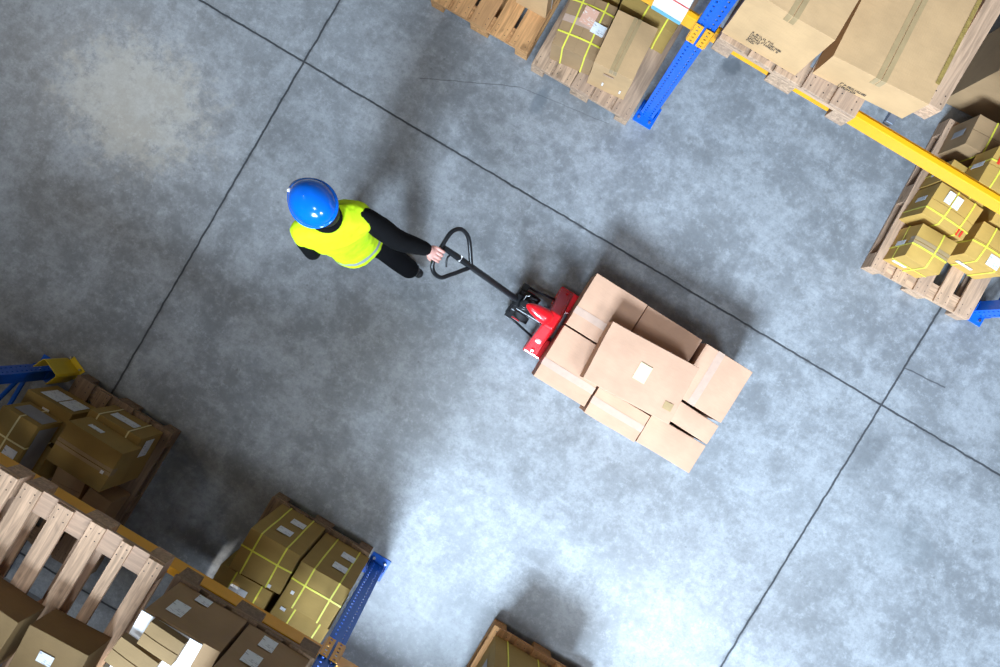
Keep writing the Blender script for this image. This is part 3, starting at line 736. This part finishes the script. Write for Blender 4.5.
# tow handle
def smooth_path(pts, n=8, closed=False):
    P = [Vector(p) for p in pts]; out = []; m = len(P)
    rng = range(m if closed else m - 1)
    for i in rng:
        p0 = P[(i - 1) % m] if closed or i > 0 else P[0]; p1 = P[i]; p2 = P[(i + 1) % m]; p3 = P[(i + 2) % m] if closed or i + 2 < m else P[-1]
        for k in range(n):
            t = k / n
            out.append(0.5 * ((2*p1) + (p2 - p0)*t + (2*p0 - 5*p1 + 4*p2 - p3)*t*t + (3*p1 - p0 - 3*p2 + p3)*t**3))
    if not closed: out.append(P[-1])
    return out
h0, h1 = Vector((-.02, .0, .385)), Vector((-.37, .002, .80))
MB().tube([h0, h0.lerp(h1, .12), h1], [.024, .022, .021], 16).build('tow_bar', BLACK, J, smooth=False)
MB().tube([h0 - Vector((-.01, .04, .005)), h0 + Vector((-.0, .04, -.005))], .03, 16).build('bar_joint', BLACK, J)
top_ = Vector((-.555, .002, .995))
MB().tube([h1 - (h1 - h0)*.02, h1.lerp(top_, .45), top_], [.019, .021, .017], 14).build('handle_stem', BLACK, J)
lp = [(-.56, -.10, 1.0), (-.563, .0, 1.003), (-.56, .10, 1.0), (-.530, .148, .968), (-.488, .150, .922), (-.450, .120, .882), (-.40, .050, .832), (-.372, .0, .805), (-.40, -.05, .832), (-.445, -.115, .878), (-.480, -.158, .918), (-.53, -.152, .968)]
MB().tube(smooth_path(lp, 6, True), .0135, 12, closed=True).build('handle_loop', BLACK, J, smooth=True)
MB().tube(smooth_path([(-.50, -.01, .93), (-.505, -.03, .945), (-.50, -.055, .94), (-.485, -.085, .92)], 5), .006, 8).build('release_lever', BLACK, J, smooth=True)
MB().box((-.44, .004, .893), (.012, .04, .012)).build('bar_sticker', WHITE, J)

# ------------------------------------------------------------------ person
SKIN = simple('skin', (0.66, 0.33, 0.27), 0.5, var=0.05)
CLOTH = simple('black_cloth', (0.005, 0.005, 0.0055), 0.8, var=0.25, scale=9, bmp=0.002, spec=0.12)
TROUS = simple('black_trousers', (0.004, 0.004, 0.005), 0.85, var=0.2, scale=8, bmp=0.002, spec=0.1)
HAIR = simple('dark_hair', (0.012, 0.010, 0.009), 0.6, var=0.3, scale=60, bmp=0.003)
HELM = simple('helmet_blue', (0.0, 0.16, 0.80), 0.16, var=0.04, coat=0.6)
SHOE = simple('black_boot', (0.012, 0.011, 0.011), 0.5, var=0.2)
def vest_mat():
    m, nt, b = nodes('hi_vis_vest')
    tc = nn(nt, 'ShaderNodeTexCoord').outputs['Object']
    sep = nt.nodes.new('ShaderNodeSeparateXYZ'); nt.links.new(tc, sep.inputs[0])
    z = math_n(nt, 'ADD', sep.outputs[2], math_n(nt, 'MULTIPLY', noise_n(nt, tc, 6), .01))
    band = math_n(nt, 'MULTIPLY', math_n(nt, 'GREATER_THAN', z, .885), math_n(nt, 'LESS_THAN', z, .935))
    band2 = math_n(nt, 'MULTIPLY', math_n(nt, 'GREATER_THAN', z, 1.025), math_n(nt, 'LESS_THAN', z, 1.05))
    bb = math_n(nt, 'MAXIMUM', band, math_n(nt, 'MULTIPLY', band2, 0.0))
    nt.links.new(mixcol(nt, bb, (0.66, 0.96, 0.015), (0.42, 0.46, 0.45)), b.inputs['Base Color'])
    b.inputs['Roughness'].default_value = 0.75; b.inputs['Specular IOR Level'].default_value = .2
    nt.links.new(math_n(nt, 'MULTIPLY', bb, 0.35), b.inputs['Metallic'])
    bump(nt, b, noise_n(nt, tc, 14, 4, .6, .5), .006, .5)
    return m
VEST = vest_mat()
PB = Vector((0, 0, 0))
person = empty('person', (-1.06, .04, 0)); tag(person, 'person in blue hard hat and yellow vest pulling the pallet truck', 'person')
off = Vector((1.06, -.04, 0))
def remesh(o, vox, smooth_it=6):
    r = o.modifiers.new('remesh', 'REMESH'); r.mode = 'VOXEL'; r.voxel_size = vox; r.use_smooth_shade = True
    s = o.modifiers.new('smooth', 'SMOOTH'); s.factor = .5; s.iterations = smooth_it
def pt(*p): return Vector(p) + off
def ering(c, lat_deg, a, b, n=28, tilt=0.0, ex=2.0):
    """ellipse ring: a along lateral axis, b along the front-back axis"""
    t = R(lat_deg); L = Vector((math.cos(t), math.sin(t), 0)); F = Vector((-math.sin(t), math.cos(t), 0))
    out = []
    for k in range(n):
        u = 2*math.pi*k/n; cx_, sx_ = math.cos(u), math.sin(u)
        r_ = (abs(cx_)**ex + abs(sx_)**ex) ** (-1/ex)
        p = pt(*c) + L * (a*cx_*r_) + F * (b*sx_*r_); p.z += tilt * (sx_*r_) * b
        out.append(p)
    return out
SR, SLf = (-.955, .165, 1.415), (-1.20, -.075, 1.415)
ELR, WRR = (-.775, .158, 1.19), (-.622, .203, 1.045)
ELL, WRL = (-1.165, -.150, 1.15), (-1.27, -.14, .93)
TOR = [((-1.045, .030, .90), 78, .165, .115), ((-1.05, .033, 1.00), 72, .155, .110), ((-1.06, .038, 1.12), 64, .150, .105),
       ((-1.07, .043, 1.25), 56, .165, .115), ((-1.075, .045, 1.36), 48, .180, .112), ((-1.08, .047, 1.42), 46, .165, .095),
       ((-1.085, .05, 1.47), 46, .10, .075), ((-1.095, .055, 1.50), 46, .068, .066)]
def limb(q, pts, rad, n=6, seg=20):
    P = smooth_path([pt(*p) for p in pts], n)
    rr = []
    for k in range(len(P)):
        f = k / n; i = min(int(f), len(rad) - 2); f -= i
        rr.append(rad[i] + (rad[i+1] - rad[i]) * min(1, f))
    q.tube(P, rr, seg)
    for e, r in ((0, rr[0]), (-1, rr[-1])): q.ell(P[e], (r*.98, r*.98, r*.98), seg=seg, ringn=10)
# skin body, one surface: legs, trunk, neck, head, arms, hands
q = MB()
q.rings([ering(c, a_, la - .02, fb - .02) for c, a_, la, fb in TOR])
HIPR, KNR, ANR = (-1.02, .10, .90), (-.935, .085, .52), (-.775, .07, .16)
HIPL, KNL, ANL = (-1.07, -.05, .90), (-1.235, -.055, .50), (-1.30, -.045, .10)
limb(q, [HIPR, KNR, ANR], [.075, .052, .038]); limb(q, [HIPL, KNL, ANL], [.075, .052, .038])
limb(q, [(-1.085, .05, 1.44), (-1.10, .058, 1.54)], [.056, .052])
limb(q, [SR, ELR, WRR], [.040, .036, .026]); limb(q, [SLf, (-1.19, -.12, 1.29), ELL, (-1.22, -.15, 1.03), WRL], [.034, .034, .032, .030, .024])
HC = Vector((-1.135, .078, 1.625)); FD = math.degrees(math.atan2(.18, -.98))   # facing direction
HM = Matrix.Rotation(R(FD), 3, 'Z') @ Matrix.Rotation(R(12), 3, 'Y')
def hd(x, y, z): return HM @ Vector((x, y, z)) + HC + off
q.ell(HC + off, (.096, .077, .115), HM, 24, 16)
q.ell(hd(.035, 0, -.065), (.055, .052, .055), HM, 20, 12)     # jaw
q.ell(hd(.098, 0, -.018), (.018, .013, .026), HM, 12, 8)      # nose
for s in (-1, 1):
    q.ell(hd(-.005, s*.078, -.012), (.018, .009, .030), HM, 12, 8)  # ear
    q.ell(hd(.085, s*.03, .022), (.012, .018, .007), HM, 12, 8)     # brow
q.ell(hd(.085, 0, -.062), (.014, .024, .006), HM, 12, 8); q.ell(hd(.083, 0, -.074), (.014, .020, .006), HM, 12, 8)
# right hand closed on the handle bar (bar runs along y at x=-.56, z=1.0)
BX, BZ = -.557, 1.001
def hand_right():
    limb(q, [WRR, (-.605, .212, 1.036)], [.026, .027], 4)
    q.ell(pt(-.590, .207, 1.030), (.036, .042, .016), Matrix.Rotation(R(28), 3, 'Y'), 18, 12)
    for k, (yy, ln, rr) in enumerate(((.244, .95, .0090), (.221, 1.05, .0098), (.198, 1.0, .0098), (.176, .85, .0086))):
        P = []
        P.append(pt(-.588, yy, 1.030))
        for a in (112, 72, 30, -15, -60, -105 if ln > .9 else -85):
            rad_ = .0245
            P.append(pt(BX + math.cos(R(a)) * rad_, yy + (.0), BZ + math.sin(R(a)) * rad_))
        P = smooth_path(P, 3); n_ = len(P)
        q.tube(P, [rr * (1.08 - .25 * i / n_) for i in range(n_)], 10)
        q.ell(P[-1], (rr*.82,)*3, seg=10, ringn=6)
        q.ell(P[3], (rr*1.2,)*3, seg=10, ringn=6)
    P = smooth_path([pt(-.606, .190, 1.022), pt(-.596, .172, 1.004), pt(-.582, .166, .984), pt(-.562, .172, .974), pt(-.548, .182, .974)], 3)
    q.tube(P, [.0135 - .004 * i / len(P) for i in range(len(P))], 10); q.ell(P[-1], (.0095,)*3, seg=10, ringn=6)
hand_right()
# left hand, relaxed
w = Vector(WRL); q.ell(pt(w.x - .02, w.y + .004, w.z - .045), (.020, .036, .045), Matrix.Rotation(R(30), 3, 'Z'), 16, 10)
for k in range(4):
    s = (k - 1.5) * .018; L_ = (.062, .075, .07, .055)[k]
    P = smooth_path([pt(w.x - .03, w.y + s, w.z - .075), pt(w.x - .045, w.y + s, w.z - .075 - L_*.5), pt(w.x - .042, w.y + s*1.05, w.z - .075 - L_*.95)], 4)
    q.tube(P, [.0092 - .0022 * i / len(P) for i in range(len(P))], 10); q.ell(P[-1], (.007,)*3, seg=8, ringn=6)
P = smooth_path([pt(w.x - .01, w.y + .03, w.z - .03), pt(w.x - .035, w.y + .05, w.z - .055), pt(w.x - .05, w.y + .048, w.z - .085)], 4)
q.tube(P, [.012 - .003 * i / len(P) for i in range(len(P))], 10)
bd = q.build('body', SKIN, person, smooth=True); remesh(bd, .004, 2)
EYE = simple('eye', (.02, .015, .012), .15)
for s in (-1, 1):
    MB().ell(hd(.088, s*.031, .006), (.009, .012, .009), HM, 14, 10).build('eye', EYE, person, smooth=True)
# hair
q = MB(); q.ell(hd(-.012, 0, .018), (.098, .084, .108), HM, 24, 16); q.ell(hd(-.052, 0, -.05), (.055, .066, .07), HM, 20, 12)
h_ = q.build('hair', HAIR, person, smooth=True)
# jumper
q = MB(); q.rings([ering(c, a_, la - (.03 if c[2] > 1.3 and c[2] < 1.46 else .004), fb - .004) for c, a_, la, fb in TOR])
limb(q, [(-1.085, .05, 1.45), (-1.095, .056, 1.545)], [.078, .070])
limb(q, [(-1.00, .12, 1.41), SR, (-.87, .162, 1.31), ELR, (-.69, .183, 1.11), (-.632, .201, 1.054)], [.045, .050, .064, .062, .052, .042], 6)
limb(q, [(-1.15, -.03, 1.41), SLf, (-1.19, -.12, 1.29), ELL, (-1.22, -.15, 1.03), (-1.265, -.142, .945)], [.042, .045, .048, .048, .043, .036], 6)
jm = q.build('jumper', CLOTH, person, smooth=True); remesh(jm, .008, 5)
cr = MB().tube(smooth_path([pt(-1.095 + math.cos(2*math.pi*k/10)*.068, .056 + math.sin(2*math.pi*k/10)*.068, 1.535 - .02*math.cos(2*math.pi*k/10)) for k in range(10)], 3, True), .017, 10, closed=True).build('collar', CLOTH, person, smooth=True)
# trousers
q = MB(); q.rings([ering((-1.045, .030, .80), 80, .165, .12), ering((-1.045, .03, .90), 78, .168, .122), ering((-1.05, .033, 1.0), 72, .150, .105)])
limb(q, [HIPR, (-.985, .092, .70), KNR, (-.855, .070, .33), (-.785, .062, .17)], [.100, .092, .078, .074, .070])
limb(q, [HIPL, (-1.15, -.052, .70), KNL, (-1.27, -.05, .30), (-1.305, -.045, .11)], [.088, .084, .070, .064, .060])
tr = q.build('trousers', TROUS, person, smooth=True); remesh(tr, .009, 6)
# boots
def boot(ank, toe, tz, name='boot'):
    a, t = Vector(ank), Vector(toe); d = (t - a); dh = Vector((d.x, d.y, 0)).normalized()
    q = MB()
    q.tube([pt(*(a + Vector((0, 0, .03)))), pt(*(a - Vector((0, 0, .02))))], [.050, .052], 18)
    heel = a + Vector((.045, 0, -.065 if tz else -.04)); 
    P = smooth_path([pt(*heel), pt(*(a.lerp(t, .35) + Vector((0, 0, -.01 if tz else .012)))), pt(*t)], 5)
    q.tube(P, [(.030, .036)] * 3 + [(.040, .042)] * 4 + [(.036, .044)] * (len(P) - 9) + [(.026, .036), (.014, .022)], 18)
    q.ell(P[0], (.036, .036, .034), seg=16, ringn=10)
    o = q.build(name, SHOE, person, smooth=True); remesh(o, .007, 4); return o
boot((-.765, .07, .155), (-.915, .075, .036), False)
boot(ANL, (-1.47, -.05, .034), True)
# vest
q = MB()
VR = [((-1.060, .035, .815), 76, .172, .158), ((-1.062, .036, .90), 75, .170, .150), ((-1.062, .040, 1.02), 69, .166, .135), ((-1.066, .042, 1.14), 62, .165, .128),
      ((-1.07, .043, 1.26), 56, .184, .130), ((-1.075, .045, 1.36), 50, .212, .124), ((-1.08, .047, 1.42), 47, .212, .104),
      ((-1.082, .048, 1.462), 46, .185, .088), ((-1.085, .05, 1.49), 46, .115, .076)]
limb(q, [(-1.02, .10, 1.405), (-.970, .140, 1.385)], [.080, .082]); limb(q, [(-1.14, -.02, 1.405), (-1.190, -.068, 1.385)], [.080, .084])
q.rings([ering(c, a_, la, fb, 36, ex=2.3) for c, a_, la, fb in VR])
def fold(v):
    k = 1 - min(1, max(0, (v.z - .82) / .6))
    n_ = noise.noise(v * 7.0) * .016 + noise.noise(v * 17.0) * .006
    return v + Vector((v.x + 0, v.y, 0)).normalized() * n_ * (.5 + k)
vs = q.build('vest', VEST, person, smooth=True); remesh(vs, .008, 3)
tx = bpy.data.textures.new('folds', 'CLOUDS'); tx.noise_scale = .09
dm = vs.modifiers.new('folds', 'DISPLACE'); dm.texture = tx; dm.strength = .018; dm.mid_level = .5
dm2 = jm.modifiers.new('folds', 'DISPLACE'); dm2.texture = tx; dm2.strength = .006; dm2.mid_level = .5
# hard hat
HK = HM @ Matrix.Rotation(R(4), 3, 'Y')
hc = hd(-.004, 0, .052)
q = MB()
q.ell(hc, (.140, .112, .108), HK, 40, 14, z0=0.0)
hr = []
for k in range(48):
    u = 2*math.pi*k/48; c_, s_ = math.cos(u), math.sin(u)
    ext = .010 + (.030 * max(0, c_) ** 2.5)
    a0 = HK @ Vector((.136*c_, .108*s_, .012)); a1 = HK @ Vector(((.140 + ext)*c_, (.114 + .008)*s_, .004 - .012*max(0, c_)**2))
    hr.append([hc + a0, hc + a1, hc + a1 - HK @ Vector((0, 0, .004)), hc + a0 - HK @ Vector((0, 0, .006))])
q.rings(hr, cap=False, closed=True)
ho = q.build('hard_hat', HELM, person, smooth=True)
MB().ell(hc + HK @ Vector((.128, .03, .045)), (.008, .012, .010), HK, 12, 8).build('badge', WHITE, ho, smooth=True)
